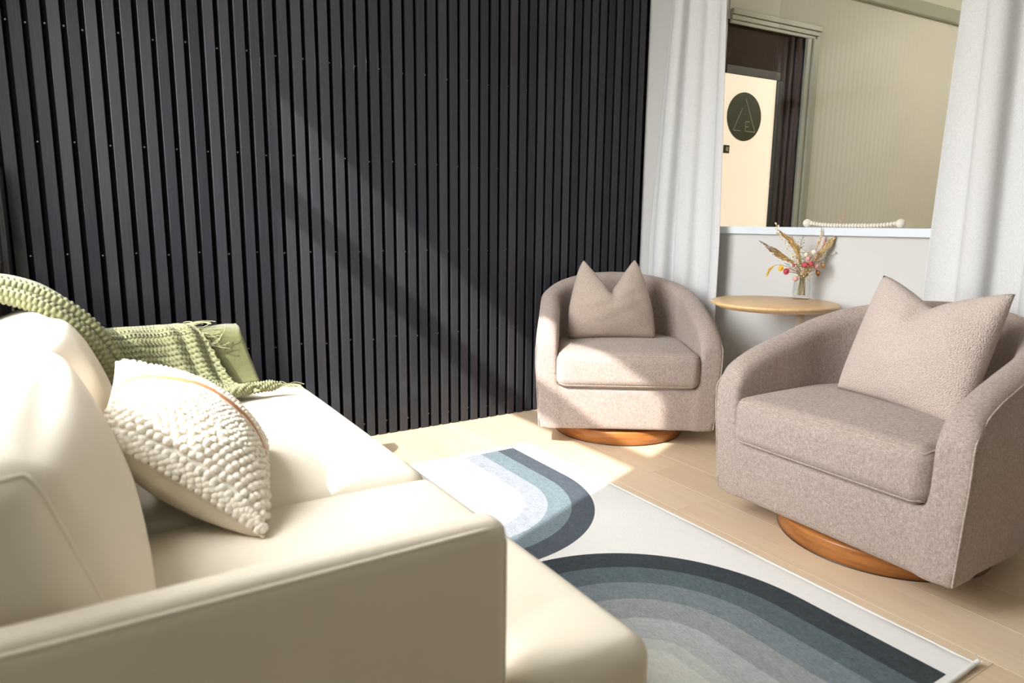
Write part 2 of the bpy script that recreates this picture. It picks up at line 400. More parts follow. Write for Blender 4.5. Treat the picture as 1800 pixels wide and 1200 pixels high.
# ================================================================== THE HALLWAY BEHIND THE WINDOW
M['hall_wall'] = m_plain('hallway_cream_paint', (0.63, 0.62, 0.545), 0.65, 0.02, 4)
M['hall_trim'] = m_plain('hallway_trim_paint', (0.36, 0.37, 0.30), 0.4, 0.03)
M['door_brown'] = m_plain('dark_walnut_door', (0.035, 0.012, 0.005), 0.75, 0.25, 12)
M['door_black'] = m_plain('door_frame_black', (0.022, 0.022, 0.014), 0.4, 0.1)
M['logo_green'] = m_plain('decal_dark_green', (0.045, 0.055, 0.020), 0.5, 0.03)
M['logo_line'] = m_plain('decal_line_cream', (0.42, 0.40, 0.26), 0.5, 0.02)
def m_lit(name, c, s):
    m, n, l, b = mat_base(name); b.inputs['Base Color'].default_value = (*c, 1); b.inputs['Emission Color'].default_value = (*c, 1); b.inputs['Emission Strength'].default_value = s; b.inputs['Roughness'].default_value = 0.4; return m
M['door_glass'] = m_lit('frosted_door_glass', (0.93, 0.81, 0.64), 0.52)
HA = math.atan2(-0.071, 0.9975)               # the hallway wall turns a little
HM = Matrix.Translation((0, -0.5, 0)) @ Matrix.Rotation(HA, 4, 'Z')
def hall(name, bl, mt, parent=None, bev=0.0):
    me = boxes(bl, bev, 1); me.transform(HM); return link(name, me, mt, parent, False)
# local frame: x runs along the wall away from the window, y = 0 is the wall face, room side is -y
hw = hall('wall_hallway', [(0.66, 3.3, 0.0, 0.06, 0, 2.6), (0.045, 0.66, 0.0, 0.06, 2.02, 2.6)], M['hall_wall']); tag(hw, kind='structure')
hf = link('floor_hallway', boxes([(0.04, 3.4, -2.7, -0.45, -0.12, 0.0)]), M['plank'], smooth=False); tag(hf, kind='structure')
hc = link('ceiling_hallway', boxes([(0.04, 3.4, -2.7, -0.35, 2.55, 2.65)]), M['ceiling'], smooth=False); tag(hc, kind='structure')
hb = link('wall_hallway_back', boxes([(3.3, 3.4, -2.7, -0.45, 0, 2.6), (0.04, 3.4, -2.7, -2.6, 0, 2.6)]), M['hall_wall'], smooth=False); tag(hb, kind='structure')
tr = hall('trim_1', [(0.045, 0.70, -0.028, 0.0, 2.035, 2.062), (0.045, 0.685, -0.020, 0.0, 2.012, 2.035), (0.045, 0.67, -0.012, 0.0, 1.995, 2.012)], M['hall_trim'], None, 0.002); tag(tr, kind='structure')
tr2 = hall('trim_2', [(0.60, 0.632, -0.020, 0.0, 0, 1.995), (0.636, 0.668, -0.030, 0.0, 0, 1.995), (0.672, 0.70, -0.020, 0.0, 0, 2.012)], M['hall_trim'], None, 0.003); tag(tr2, kind='structure')
tr3 = hall('trim_3', [(0.045, 3.3, -0.03, 0.0, 2.245, 2.32)], M['hall_trim'], None, 0.004); tag(tr3, kind='structure')
d1 = empty('door_1'); tag(d1, 'dark brown hallway door with a glowing cream glass panel and round green emblem', None, kind='structure')
hall('leaf', [(0.047, 0.66, 0.012, 0.055, 0.0, 2.03)], M['door_brown'], d1)
hall('glass_frame', [(0.047, 0.437, 0.000, 0.012, 1.762, 1.805), (0.412, 0.455, 0.000, 0.012, 0.30, 1.762), (0.047, 0.437, 0.000, 0.012, 0.26, 0.30)], M['door_black'], d1, 0.002)
hall('jamb', [(0.50, 0.52, -0.004, 0.012, 0, 1.99), (0.545, 0.575, -0.008, 0.012, 0, 1.99)], M['door_brown'], d1, 0.003)
hall('glass_panel', [(0.047, 0.412, 0.004, 0.011, 0.30, 1.762)], M['door_glass'], d1)
# round emblem with the thin line letters
def hall_poly(name, pts, y0, y1, mt, parent):
    n_ = len(pts); V = [(p[0], y0, p[1]) for p in pts] + [(p[0], y1, p[1]) for p in pts]
    F = [tuple(range(n_)), tuple(range(2*n_-1, n_-1, -1))] + [(i, (i+1) % n_, n_+(i+1) % n_, n_+i) for i in range(n_)]
    me = fix_normals(mesh(name, V, F)); me.transform(HM); return link(name, me, mt, parent, False)
cxl, czl, rl = 0.192, 1.560, 0.121
emb = hall_poly('emblem', [(cxl+rl*math.cos(2*math.pi*k/48), czl+rl*math.sin(2*math.pi*k/48)) for k in range(48)], 0.0015, 0.004, M['logo_green'], d1)
def bar2(a, b, w=0.0042):
    a, b = np.array(a), np.array(b); d = (b-a)/np.linalg.norm(b-a); n_ = np.array([-d[1], d[0]])*w/2
    return [tuple(a-n_), tuple(b-n_), tuple(b+n_), tuple(a+n_)]
for a, b in (((0.174, 1.602), (0.117, 1.489)), ((0.116, 1.489), (0.168, 1.489)), ((0.194, 1.648), (0.273, 1.489)), ((0.273, 1.489), (0.202, 1.489)),
             ((0.202, 1.489), (0.202, 1.537)), ((0.202, 1.537), (0.231, 1.537)), ((0.202, 1.512), (0.225, 1.512))):
    hall_poly('emblem_line', bar2(a, b), 0.0, 0.0016, M['logo_line'], emb)
hall('lock_plate', [(0.060, 0.100, 0.001, 0.005, 1.372, 1.412)], M['door_black'], d1)
hall('lock_button', [(0.072, 0.090, -0.003, 0.001, 1.381, 1.403)], M['logo_line'], d1)
# hallway ceiling lamp
hl = empty('hallway_lamp', (1.75, -1.75, 2.55), label='round flush ceiling lamp in the hallway beyond the window', cat='lamp')
link('lamp_base', lathe([(0.0, 0.0), (0.15, 0.0), (0.15, -0.02), (0.0, -0.02)], 32), M['frame_white'], hl)
M['lamp'] = m_lit('lamp_diffuser', (1.0, 0.92, 0.78), 85.0)
link('diffuser', lathe([(0.0, -0.02), (0.135, -0.02), (0.13, -0.05), (0.09, -0.075), (0.0, -0.085)], 32), M['lamp'], hl)

# ================================================================== SOFA
sofa = empty('sofa', (-2.64, -1.36, 0), label='ivory upholstered sofa with slim track arms and two back cushions', cat='sofa')
SO = Vector((2.64, 1.36, 0))
def spart(name, me, mt, parent=None):
    me.transform(Matrix.Translation(SO)); 
    return link(name, me, mt, sofa if parent is None else parent)
SY0, SY1 = -2.285, -0.43            # outer faces of the arms
link_base = spart('base', place(soft_box((0.49, 0.92, 0.085), 0.02), (-2.665, -1.3575, 0.155)), M['sofa'])
def arm(y0, y1):
    h = (0.395, (y1-y0)/2, 0.272); c = (-2.735, (y0+y1)/2, 0.352)
    a = spart('arm', place(soft_box(h, 0.022, (0.0, 0.0, 0.004), 10, 5), c), M['sofa'])
    for s in (-1, 1):
        spart('piping', place(loop_tube(piping_loop(h, 0.022, (0, 0, 0.004), 1, s, -0.001), 0.0036), c), M['sofa'], a)
    return a
arm(SY0-0.005, SY0+0.055); arm(SY1-0.075, SY1)
spart('back_frame', place(soft_box((0.085, 0.93, 0.30), 0.025), (-3.085, -1.3575, 0.38)), M['sofa'])
def seat(yb, ym, yend):
    # cushion wraps in front of the arm: a wide part plus an ear
    yl, yh = min(yb, ym), max(yb, ym)
    a = place(soft_box((0.36, (yh-yl)/2, 0.085), 0.035, (0.012, 0.004, 0.028), 16, 5), (-2.47, (yl+yh)/2, 0.322))
    el, eh = min(ym, yend), max(ym, yend)
    inner = 0.08
    el2, eh2 = (el, eh+inner) if yend < ym else (el-inner, eh)
    e = place(soft_box((0.105, (eh2-el2)/2, 0.083), 0.032, (0.010, 0.004, 0.010), 8, 5), (-2.215, (el2+eh2)/2, 0.320))
    me = bake(join_meshes([(a, Matrix()), (e, Matrix())]), [('REMESH', dict(mode='VOXEL', voxel_size=0.009)), ('SMOOTH', dict(factor=0.5, iterations=5))])
    return spart('seat_cushion', me, M['sofa'])
seat(-1.562, -2.225, -2.33); seat(-1.548, -0.52, -0.535)
for yc, hy, hz, cz, cx, lean in ((-1.785, 0.395, 0.168, 0.575, -2.884, R(-18)), (-0.965, 0.42, 0.170, 0.575, -2.890, R(-21))):
    h = (0.105, hy, hz); bl = (0.034, 0.016, 0.020); c = (cx, yc, cz)
    bc = spart('back_cushion', place(bake(soft_box(h, 0.048, bl, 22, 6), [('SMOOTH', dict(factor=0.5, iterations=6))]), c, (0, lean, 0)), M['sofa'])
    for sg in (-1, 1):
        spart('piping', place(loop_tube(piping_loop(h, 0.048, bl, 1, sg, -0.001), 0.0028), c, (0, lean, 0)), M['sofa'], bc)
for (xx, yy) in ((-3.08, -2.22), (-3.08, -0.50), (-2.25, -2.22), (-2.25, -0.50)):
    spart('leg', place(lathe([(0.018, 0.0 if xx < -3 else 0.0085), (0.026, 0.075)], 16), (xx, yy, 0.0)), M['sofa_leg'])

# ================================================================== ARMCHAIRS
CW, CF, CB, CA = 0.415, -0.355, 0.385, 0.397
def chair_path(n_side=12, n_arc=44):
    wy = lambda y: CA + (CW-CA)*(y/CF)**1.3                # sides draw in towards the back
    P = [(-wy(y), y) for y in np.linspace(CF, -1e-6, n_side, endpoint=False)]
    P += [(-CA*math.cos(t), CB*math.sin(t)) for t in np.linspace(0, math.pi, n_arc)]
    P += [(wy(y), y) for y in np.linspace(-1e-6, CF, n_side+1)[1:]]
    return np.array(P)
HY = [-0.355, -0.345, -0.325, -0.29, -0.22, 0.0, 0.2, 0.385]
HZ = [0.480, 0.512, 0.540, 0.563, 0.594, 0.658, 0.712, 0.757]
def chair_h(y): return float(np.interp(y, HY, HZ))
def chair_shell():
    P = chair_path(); T = np.gradient(P, axis=0); T /= np.linalg.norm(T, axis=1)[:, None]
    Nn = np.c_[-T[:, 1], T[:, 0]]                       # outward normal
    th = 0.098; rows = []
    for p, nn in zip(P, Nn):
        h = chair_h(p[1]); sec = []
        for z in np.linspace(0.085, h-th/2, 9): sec.append((0.0, z))
        for t in np.linspace(0, math.pi, 11)[1:-1]: sec.append((-th/2+th/2*math.cos(t), h-th/2+th/2*math.sin(t)*1.0))
        for z in np.linspace(h-th/2, 0.085, 9): sec.append((-th, z))
        r = []
        for off, z in sec:
            tp = 1.0 - 0.045*(1-min(1, max(0, (z-0.085)/0.30)))
            q = p + nn*off; r.append((q[0]*tp, q[1]*tp if q[1] < 0 else q[1]*(tp-0.02), z))
        rows.append(r)
    return grid_mesh(np.array(rows), False, True, True)
def chair_deck():
    th = [(0.40*math.cos(t), 0.37*math.sin(t)) for t in np.linspace(0, math.pi, 30)]
    pts = [(0.385, -0.338)] + th + [(-0.385, -0.338)]
    pts = [(x*0.96, y*0.96 if y > 0 else y) for x, y in pts]; n_ = len(pts)
    V = [(x, y, 0.087) for x, y in pts] + [(x, y, 0.25) for x, y in pts]
    F = [tuple(range(n_))[::-1], tuple(range(n_, 2*n_))] + [(i, (i+1) % n_, n_+(i+1) % n_, n_+i) for i in range(n_)]
    return fix_normals(mesh('deck', V, F))
def chair_front():
    # flush front rail, a little narrower at the foot
    V = []
    for z, tp in ((0.085, 0.955), (0.18, 0.975), (0.285, 0.99)):
        for x, y in ((-CW, CF), (CW, CF), (CW-0.02, CF+0.12), (-CW+0.02, CF+0.12)): V.append((x*tp, y*tp, z))
    F = [(3, 2, 1, 0), (8, 9, 10, 11)]
    for k in (0, 4): F += [(k+i, k+(i+1) % 4, k+4+(i+1) % 4, k+4+i) for i in range(4)]
    return fix_normals(mesh('front', V, F))
def cushion_post(V):
    W2 = V.copy(); y = V[:, 1]; k = np.where(y > 0.02, np.sqrt(np.clip(1-((y-0.02)/0.32)**2, 0.08, 1)), 1.0)
    W2[:, 0] = V[:, 0]*k; return W2
body_me = bake(join_meshes([(chair_shell(), Matrix()), (chair_deck(), Matrix()), (chair_front(), Matrix())]),
               [('REMESH', dict(mode='VOXEL', voxel_size=0.0095)), ('SMOOTH', dict(factor=0.5, iterations=9))])
CH = (0.318, 0.335, 0.080); CBU = (0.006, 0.006, 0.018)
seat_me = place(soft_box(CH, 0.042, CBU, 18, 6, cushion_post), (0, -0.045, 0.364))
pipe_mes = []
for s in (-1, 1):
    Q = piping_loop(CH, 0.042, CBU, 2, s, 0.000); Q = cushion_post(Q)
    pipe_mes.append(place(loop_tube(Q, 0.0034), (0, -0.045, 0.364)))
disc_me = lathe([(0.0, 0.0), (0.305, 0.0), (0.313, 0.004), (0.322, 0.062), (0.318, 0.068), (0.0, 0.068)], 72)
foot_me = lathe([(0.0, 0.0), (0.312, 0.0), (0.314, 0.003), (0.0, 0.003)], 72)
sw_me = lathe([(0.0, 0.068), (0.20, 0.068), (0.20, 0.092), (0.0, 0.092)], 40)
def welt(s):
    pts = []
    for z in np.linspace(0.095, 0.46, 12):
        tp = 1.0 - 0.045*(1-min(1, max(0, (z-0.085)/0.30))); pts.append((s*(CW*tp-0.004), CF*tp+0.003, z))
    for y in np.linspace(-0.335, -0.01, 14): pts.append((s*(CA + (CW-CA)*(y/CF)**1.3 - 0.007), y, chair_h(y)-0.026-0.012*math.exp(-((y+0.33)/0.03)**2)))
    for t in np.linspace(0.05, math.pi/2, 16): pts.append((s*(CA-0.007)*math.cos(t), (CB-0.007)*math.sin(t), chair_h(CB*math.sin(t))-0.026))
    return tubes([(spline(pts, 110), 0.0026)], 6)
for me, mt in ((body_me, 'linen'), (seat_me, 'linen'), (pipe_mes[0], 'piping'), (pipe_mes[1], 'piping'), (disc_me, 'disc'), (foot_me, 'black'), (sw_me, 'black')): me.materials.clear(); me.materials.append(M[mt])
wm = [welt(-1), welt(1)]
for w in wm: w.materials.append(M['piping'])
def armchair(loc, rz, label):
    t = empty('armchair', loc, rz, label, 'armchair', 'taupe swivel armchairs')
    link('body', body_me, None, t)
    for w in wm: link('welt', w, None, t)
    c = link('seat_cushion', seat_me, None, t)
    for p in pipe_mes: link('piping', p, None, c)
    link('swivel_plate', sw_me, None, t); d = link('base_disc', disc_me, None, t); link('foot_ring', foot_me, None, d); return t
C1 = ((-0.56, -0.468, 0), R(-34.8)); C2 = ((-0.615, -1.845, 0), R(-91.8))
armchair(*C1, 'taupe swivel armchair in the corner by the black slats, partly sunlit')
armchair(*C2, 'larger-looking taupe swivel armchair nearest the right edge, in full shade')

# ---- pillows
def pillow_arrays(a, b, t, n=44, pinch=0.06, chop=0.0, chop_w=0.28, ear=0.0, corner=0.0, fold=0.0, vp=1.2):
    u = np.linspace(-1, 1, n); U, V = np.meshgrid(u, u, indexing='ij')
    def side(sgn):
        X = a*U*(1-pinch*(1-V**2)) ; Z = b*V*(1-pinch*(1-U**2))
        e = np.clip((1-U**2)*(1-V**2), 0, 1)
        Y = sgn*t*(e**0.42)*(0.80+0.20*e)
        top = np.clip((V+0.35)/1.35, 0, 1)
        dip = chop*(1-np.abs(U))**vp*top**1.3
        Z = Z - dip
        X = X*(1-ear*top**1.5)
        Y = Y*(1-fold*np.exp(-(U/(chop_w*0.6))**2)*top**1.2)
        # corners stretched to soft points
        cs = (np.abs(U)**6)*(np.abs(V)**6); X = X*(1+corner*cs); Z = Z*(1+corner*cs)
        wr = 0.0022*np.sin(9*U+5*V)*e + 0.0016*np.sin(14*V-6*U)*e
        Y = Y + sgn*wr
        return np.stack([X, Y, Z], -1)
    return side(-1), side(1), U, V
def pillow_mesh(**kw):
    f, b, U, V = pillow_arrays(**kw); n = f.shape[0]
    Vv = np.vstack([f.reshape(-1, 3), b.reshape(-1, 3)]); F = grid_faces(n, n) + [x[::-1] for x in grid_faces(n, n, off=n*n)]
    me = mesh('pillow', Vv, F); bm = bmesh.new(); bm.from_mesh(me); bmesh.ops.remove_doubles(bm, verts=bm.verts, dist=1e-4)
    bmesh.ops.recalc_face_normals(bm, faces=bm.faces); bm.to_mesh(me); bm.free(); return me
def chair_pillow(chair, kw, lx, ly, lz, lean, yaw, roll, label, mt):
    th = chair[1]; c, s = math.cos(th), math.sin(th)
    me = pillow_mesh(**kw); me.transform(Matrix.Translation((0, 0, kw['b'])))
    o = link('throw_pillow', me, mt); tag(o, label, 'pillow', 'pillows on the armchairs')
    o.location = (chair[0][0]+c*lx-s*ly, chair[0][1]+s*lx+c*ly, lz)
    o.rotation_euler = (Matrix.Rotation(th+yaw, 4, 'Z') @ Matrix.Rotation(-lean, 4, 'X') @ Matrix.Rotation(roll, 4, 'Y')).to_euler()
    return o
chair_pillow(C1, dict(a=0.222, b=0.205, t=0.105, pinch=0.07, chop=0.165, chop_w=0.30, ear=0.40, corner=-0.05, fold=0.35, vp=1.15), -0.045, -0.045, 0.448, R(17), R(4), R(-1), 'taupe cushion with a deep V notch on the corner armchair', M['boucle_dark'])
chair_pillow(C2, dict(a=0.225, b=0.205, t=0.095, pinch=0.05, chop=0.075, chop_w=0.20, ear=0.04, corner=-0.01, fold=0.30, vp=1.5), 0.035, -0.055, 0.448, R(19), R(-8), R(3), 'pale beige cushion with a shallow creased top on the right armchair', M['boucle'])

# ---- chunky knotted pillow on the sofa
def sofa_pillow():
    A, B, Cc, D = [np.array(p) for p in ((-2.782, -1.615, 0.622), (-2.728, -1.15, 0.668), (-2.542, -1.768, 0.436), (-2.425, -1.27, 0.448))]
    ctr = (A+B+Cc+D)/4
    n = 60; u = np.linspace(-1, 1, n); U, V = np.meshgrid(u, u, indexing='ij')   # U: A->B direction, V: A->C direction
    def bil(U, V):
        s, t = (U+1)/2, (V+1)/2
        return (A*((1-s)*(1-t))[..., None] + B*(s*(1-t))[..., None] + Cc*((1-s)*t)[..., None] + D*(s*t)[..., None])
    nrm = np.cross(Cc-A, B-A); nrm /= np.linalg.norm(nrm)
    if nrm[2] < 0: nrm = -nrm
    def surf(U, V, sgn, lift=0.0):
        p = bil(U*(1-0.045*(1-V**2)), V*(1-0.045*(1-U**2)))
        e = np.clip((1-U**2)*(1-V**2), 0, 1); h = 0.112*(e**0.42)*(0.82+0.18*e)
        return p + nrm*(sgn*h+lift)[..., None] if hasattr(h, 'shape') else p + nrm*(sgn*h+lift)
    f = surf(U, V, 1.0); b = surf(U, V, -0.92)
    root = empty('sofa_pillow', tuple(np.round(Cc, 3)), 0, 'cream pillow with chunky knotted rows and rust stripes leaning on the sofa back', 'pillow')
    sh = Matrix.Translation(-Vector(np.round(Cc, 3)))
    mb = mesh('back', b.reshape(-1, 3), [x[::-1] for x in grid_faces(n, n)]); mb.transform(sh); link('back_panel', mb, M['pillow_back'], root)
    # woven front: cream ground with thin rust and beige bands
    mf = mesh('front', f.reshape(-1, 3), grid_faces(n, n)); mf.transform(sh)
    for nm, c in (('woven_cream', (0.84, 0.79, 0.71)), ('woven_rust', (0.52, 0.25, 0.12)), ('woven_beige', (0.56, 0.43, 0.31))): mf.materials.append(m_plain(nm, c, 0.95, 0.05, 60, 0.7, 350, spec=0.1))
    fU = np.repeat((U[:-1, 0]+U[1:, 0])/2, n-1); fV = np.tile((U[:-1, 0]+U[1:, 0])/2, n-1)
    w_ = fU + 0.02*np.sin(9*fV)
    mi = np.where((w_ > 0.00) & (w_ < 0.13) | (w_ > 0.62) & (w_ < 0.68), 1, np.where((w_ > -0.13) & (w_ < -0.05) & (fV > 0.1), 2, 0))
    mf.polygons.foreach_set('material_index', [int(v) for v in mi])
    link('front_panel', mf, None, root)
    # knots in rows along V, packed near the edge (small U), thinner bands further up
    kn = ico(1.0, 2); V_, F_ = [], []
    kv = np.array([v.co for v in kn.vertices]); kf = [tuple(p.vertices) for p in kn.polygons]
    eu = (B-A)/np.linalg.norm(B-A); ev = (Cc-A)/np.linalg.norm(Cc-A)
    def knot(uu, vv, r, flat=0.8):
        c = surf(np.array([uu]), np.array([vv]), 1.0)[0]
        q = 1e-2; du = surf(np.array([uu+q]), np.array([vv]), 1.0)[0]-surf(np.array([uu-q]), np.array([vv]), 1.0)[0]; dv = surf(np.array([uu]), np.array([vv+q]), 1.0)[0]-surf(np.array([uu]), np.array([vv-q]), 1.0)[0]
        w = np.cross(dv, du); w /= np.linalg.norm(w)+1e-9
        if w @ nrm < 0: w = -w
        du /= np.linalg.norm(du)+1e-9; dv = np.cross(w, du)
        ax = r*rng.uniform(0.9, 1.12); ay = r*rng.uniform(0.9, 1.12)
        pts = c + w*(r*0.35) + kv[:, :1]*du*ax + kv[:, 1:2]*dv*ay + kv[:, 2:]*w*r*flat
        off = len(V_); V_.extend(pts); F_.extend([tuple(off+i for i in p) for p in kf])
    rows = []
    uu = -0.962
    rows += [(-0.9990, 0.0078), (-0.9935, 0.0080), (-0.9845, 0.0080), (-0.9735, 0.0080)]
    while uu < -0.50: rows.append((uu, 0.0084)); uu += 0.066
    while uu < -0.16: rows.append((uu, 0.0058)); uu += 0.048
    rows += [(0.19, 0.0046), (0.23, 0.0046), (0.34, 0.0050), (0.38, 0.0050), (0.56, 0.0046), (0.86, 0.0052), (0.96, 0.0060)]
    for i, (uu, r) in enumerate(rows):
        L = 0.335; step = 2*r*1.02/L*2*0.95; vv = -0.985 + (i % 2)*step/2
        while vv < 0.99:
            knot(np.clip(uu + (rng.normal(0, 0.006) if uu > -0.98 else 0.0), -0.9992, 0.985), np.clip(vv + rng.normal(0, 0.006), -0.992, 0.992), r); vv += step
    me = mesh('knots', V_, F_); me.transform(sh)
    o = link('knots', me, m_plain('knot_wool', (0.86, 0.80, 0.70), 0.95, 0.06, 70, 0.5, 700, spec=0.1), root); tag(o, kind='stuff')
    # seam
    path = np.vstack([surf(np.linspace(-1, 1, 40), np.full(40, -1.0), 0.0), surf(np.full(40, 1.0), np.linspace(-1, 1, 40), 0.0), surf(np.linspace(1, -1, 40), np.full(40, 1.0), 0.0), surf(np.full(40, -1.0), np.linspace(1, -1, 40), 0.0)])
    me = tubes([(path, 0.0035)], 6); me.transform(sh); link('seam', me, M['pillow_back'], root)
sofa_pillow()

# ================================================================== THROW BLANKET
def knit(S, nu, nv, su, sv, amp=0.0032, q=5):
    """dense sheet over the map S(u,v) with real knitted stitches (su x sv of them)"""
    u = np.linspace(0, 1, su*q+1); v = np.linspace(0, 1, sv*q+1); U, V = np.meshgrid(u, v, indexing='ij')
    P = S(U, V); du = np.gradient(P, axis=0); dv = np.gradient(P, axis=1)
    w = np.cross(du, dv); w /= np.linalg.norm(w, axis=-1, keepdims=True)+1e-12
    row = np.floor(V*sv); ph = U*su + 0.5*(row % 2)
    h = np.abs(np.sin(math.pi*ph))**0.8*np.abs(np.sin(math.pi*V*sv))**0.7
    return P + w*(amp*h)[..., None]
blanket = empty('throw_blanket', (-2.55, -0.55, 0.43), label='olive green knitted throw draped over the far sofa arm and back', cat='blanket')
BO = Vector((2.55, 0.55, -0.43))
def bpart(name, me, mt, solid=0.0, parent=None, kind=None):
    me.transform(Matrix.Translation(BO)); o = link(name, me, mt, blanket if parent is None else parent)
    if solid: md = o.modifiers.new('thickness', 'SOLIDIFY'); md.thickness = solid; md.offset = -1
    if kind: tag(o, kind=kind)
    return o
# over the arm: v runs from behind the arm, over its top, down the inner face, out onto the seat
def arm_section(n=200, bot=0.470):
    pts = [(-0.420, 0.44), (-0.420, 0.58), (-0.424, 0.628), (-0.445, 0.648), (-0.475, 0.650), (-0.510, 0.644), (-0.530, 0.620), (-0.537, 0.56), (-0.548, 0.50), (-0.575, 0.455), (-0.64, bot-0.020), (-0.72, bot-0.022)]
    return spline(pts, n)
SEC = arm_section()
def sec_at(V):
    i = np.clip(V, 0, 1)*(len(SEC)-1); i0 = np.floor(i).astype(int).clip(0, len(SEC)-2); f = (i-i0)[..., None]
    return SEC[i0]*(1-f)+SEC[i0+1]*f
def arm_map(U, V):
    yz = sec_at(V)
    right = -2.475 + 0.150*np.clip((V-0.45)/0.55, 0, 1)**1.1         # right edge slides forward as it falls
    left = -2.86
    X = left + (right-left)*U
    d = X + 2.475 - 0.16*np.clip((V-0.35)/0.65, 0, 1)
    fold = 0.0
    for c, a, wd in ((-0.008, 0.034, 0.017), (-0.062, 0.026, 0.018), (-0.118, 0.016, 0.022), (-0.225, 0.012, 0.03), (-0.31, 0.018, 0.03)):
        fold = fold + a*np.exp(-((d-c-0.01*np.sin(6*V))/wd)**2)
    fold = fold*np.clip((V-0.28)/0.15, 0.15, 1)
    return np.stack([X, yz[..., 0]-fold*0.9, yz[..., 1]+fold*0.45], -1)
bpart('arm_drape', grid_mesh(knit(arm_map, 0, 0, 36, 40, 0.0080)), M['knit'], 0.006)
# plain brushed layer under it, wrapped over the front end of the arm
def felt_map(U, V):
    yz = sec_at(V*0.86); z = yz[..., 1]; y = yz[..., 0]+0.008
    edge = -2.345 + 0.060*np.clip((0.63-z)/0.22, 0, 1)
    s = U*1.0; X = np.where(s < 0.72, -2.60 + (edge+2.60)*s/0.72, edge + 0.012*np.sin(math.pi/2*np.clip((s-0.72)/0.06, 0, 1)))
    wrap = np.clip((s-0.74)/0.26, 0, 1)
    Y = y + (-0.425-y)*wrap
    Z = z - 0.012*wrap*0 + 0.002*np.sin(17*s+9*V)
    return np.stack([X, Y, Z-0.012], -1)
u = np.linspace(0, 1, 70); U, V = np.meshgrid(u, np.linspace(0.14, 0.93, 70), indexing='ij')
fp = bpart('brushed_layer', grid_mesh(felt_map(U, V)), M['felt'], 0.004)
hem = felt_map(np.linspace(0.3, 1.0, 50), np.full(50, 0.93)); bpart('hem', tubes([(hem, 0.0035)], 6), M['felt'], 0, fp)
# over the back cushion
BK = np.array([(-3.17, 0.715), (-3.10, 0.795), (-3.02, 0.822), (-2.94, 0.812), (-2.865, 0.775), (-2.79, 0.700), (-2.745, 0.61), (-2.715, 0.52), (-2.700, 0.458)])
BKs = spline(BK, 160)
def bk_at(U):
    i = np.clip(U, 0, 1)*(len(BKs)-1); i0 = np.floor(i).astype(int).clip(0, len(BKs)-2); f = (i-i0)[..., None]
    return BKs[i0]*(1-f)+BKs[i0+1]*f
def back_map(U, V):
    xz = bk_at(U); Y = -0.50 - 0.40*V + 0.16*np.clip(U-0.5, 0, 1)*V
    lift = 0.028*np.sin(math.pi*np.clip(V, 0, 1))**0.6 + 0.010*np.sin(9*V+4*U)*np.sin(math.pi*U)
    return np.stack([xz[..., 0]+lift*0.6*np.clip(U-0.3, 0, 1)*1.4, Y, xz[..., 1]+lift*(1-0.5*U)], -1)
bpart('back_drape', grid_mesh(knit(back_map, 0, 0, 54, 34, 0.0062)), M['knit'], 0.006)
# rolled hem along the near edge of the back drape
def rope(path, rad, st, n=14, amp=0.45, twist=0.0, taper=False):
    P = spline(path, st*5); m = len(P)
    rr = np.full(m, rad) if not taper else rad*np.clip((1-np.linspace(0, 1, m))/0.12, 0.25, 1)**0.5
    def disp(i, k):
        s = i/5.0; a = k/n*6 + twist*s
        return rad*amp*(abs(math.sin(math.pi*s + (math.pi/2)*(int(a) % 2)))*abs(math.sin(math.pi*a))**0.6-0.4)
    return grid_mesh(tube_arrays(P, rr, n*2, lambda i, k: disp(i, k/2)), False, True)
e1 = [tuple(back_map(np.array([t]), np.array([1.0]))[0] + np.array([0.002, -0.004, 0.006])) for t in np.linspace(0.05, 0.90, 14)]
bpart('rolled_hem', rope(e1, 0.0165, 46), M['knit'], 0.003)
e2 = [tuple(np.array(p)+np.array([0.016, 0.030, 0.018])) for p in e1]
bpart('rolled_hem', rope(e2, 0.0165, 46), M['knit'], 0.003)
# twisted tail on the seat and its tassels
t1 = [(-2.49, -0.655, 0.50), (-2.455, -0.70, 0.475), (-2.41, -0.715, 0.464), (-2.35, -0.700, 0.462), (-2.295, -0.690, 0.462), (-2.245, -0.688, 0.460)]
t2 = [(-2.52, -0.70, 0.49), (-2.49, -0.765, 0.466), (-2.45, -0.775, 0.462), (-2.41, -0.745, 0.464), (-2.37, -0.722, 0.468), (-2.33, -0.710, 0.466)]
bpart('tail', rope(t1, 0.0165, 26, twist=0.25, taper=True), M['knit']); bpart('tail', rope(t2, 0.0160, 24, twist=0.25, taper=True), M['knit'])
fr = []
for k in range(9):
    a = rng.uniform(-0.30, 0.32); L = rng.uniform(0.05, 0.085); p0 = np.array([-2.250, -0.688+rng.uniform(-0.012, 0.012), 0.462+rng.uniform(-0.006, 0.006)])
    pts = [p0 + np.array([L*s*math.cos(a), L*s*math.sin(a)+0.006*math.sin(5*s+k), -0.012*s+0.004*math.sin(6*s+k)]) for s in np.linspace(0, 1, 7)]
    fr.append((spline(pts, 14), 0.0013))
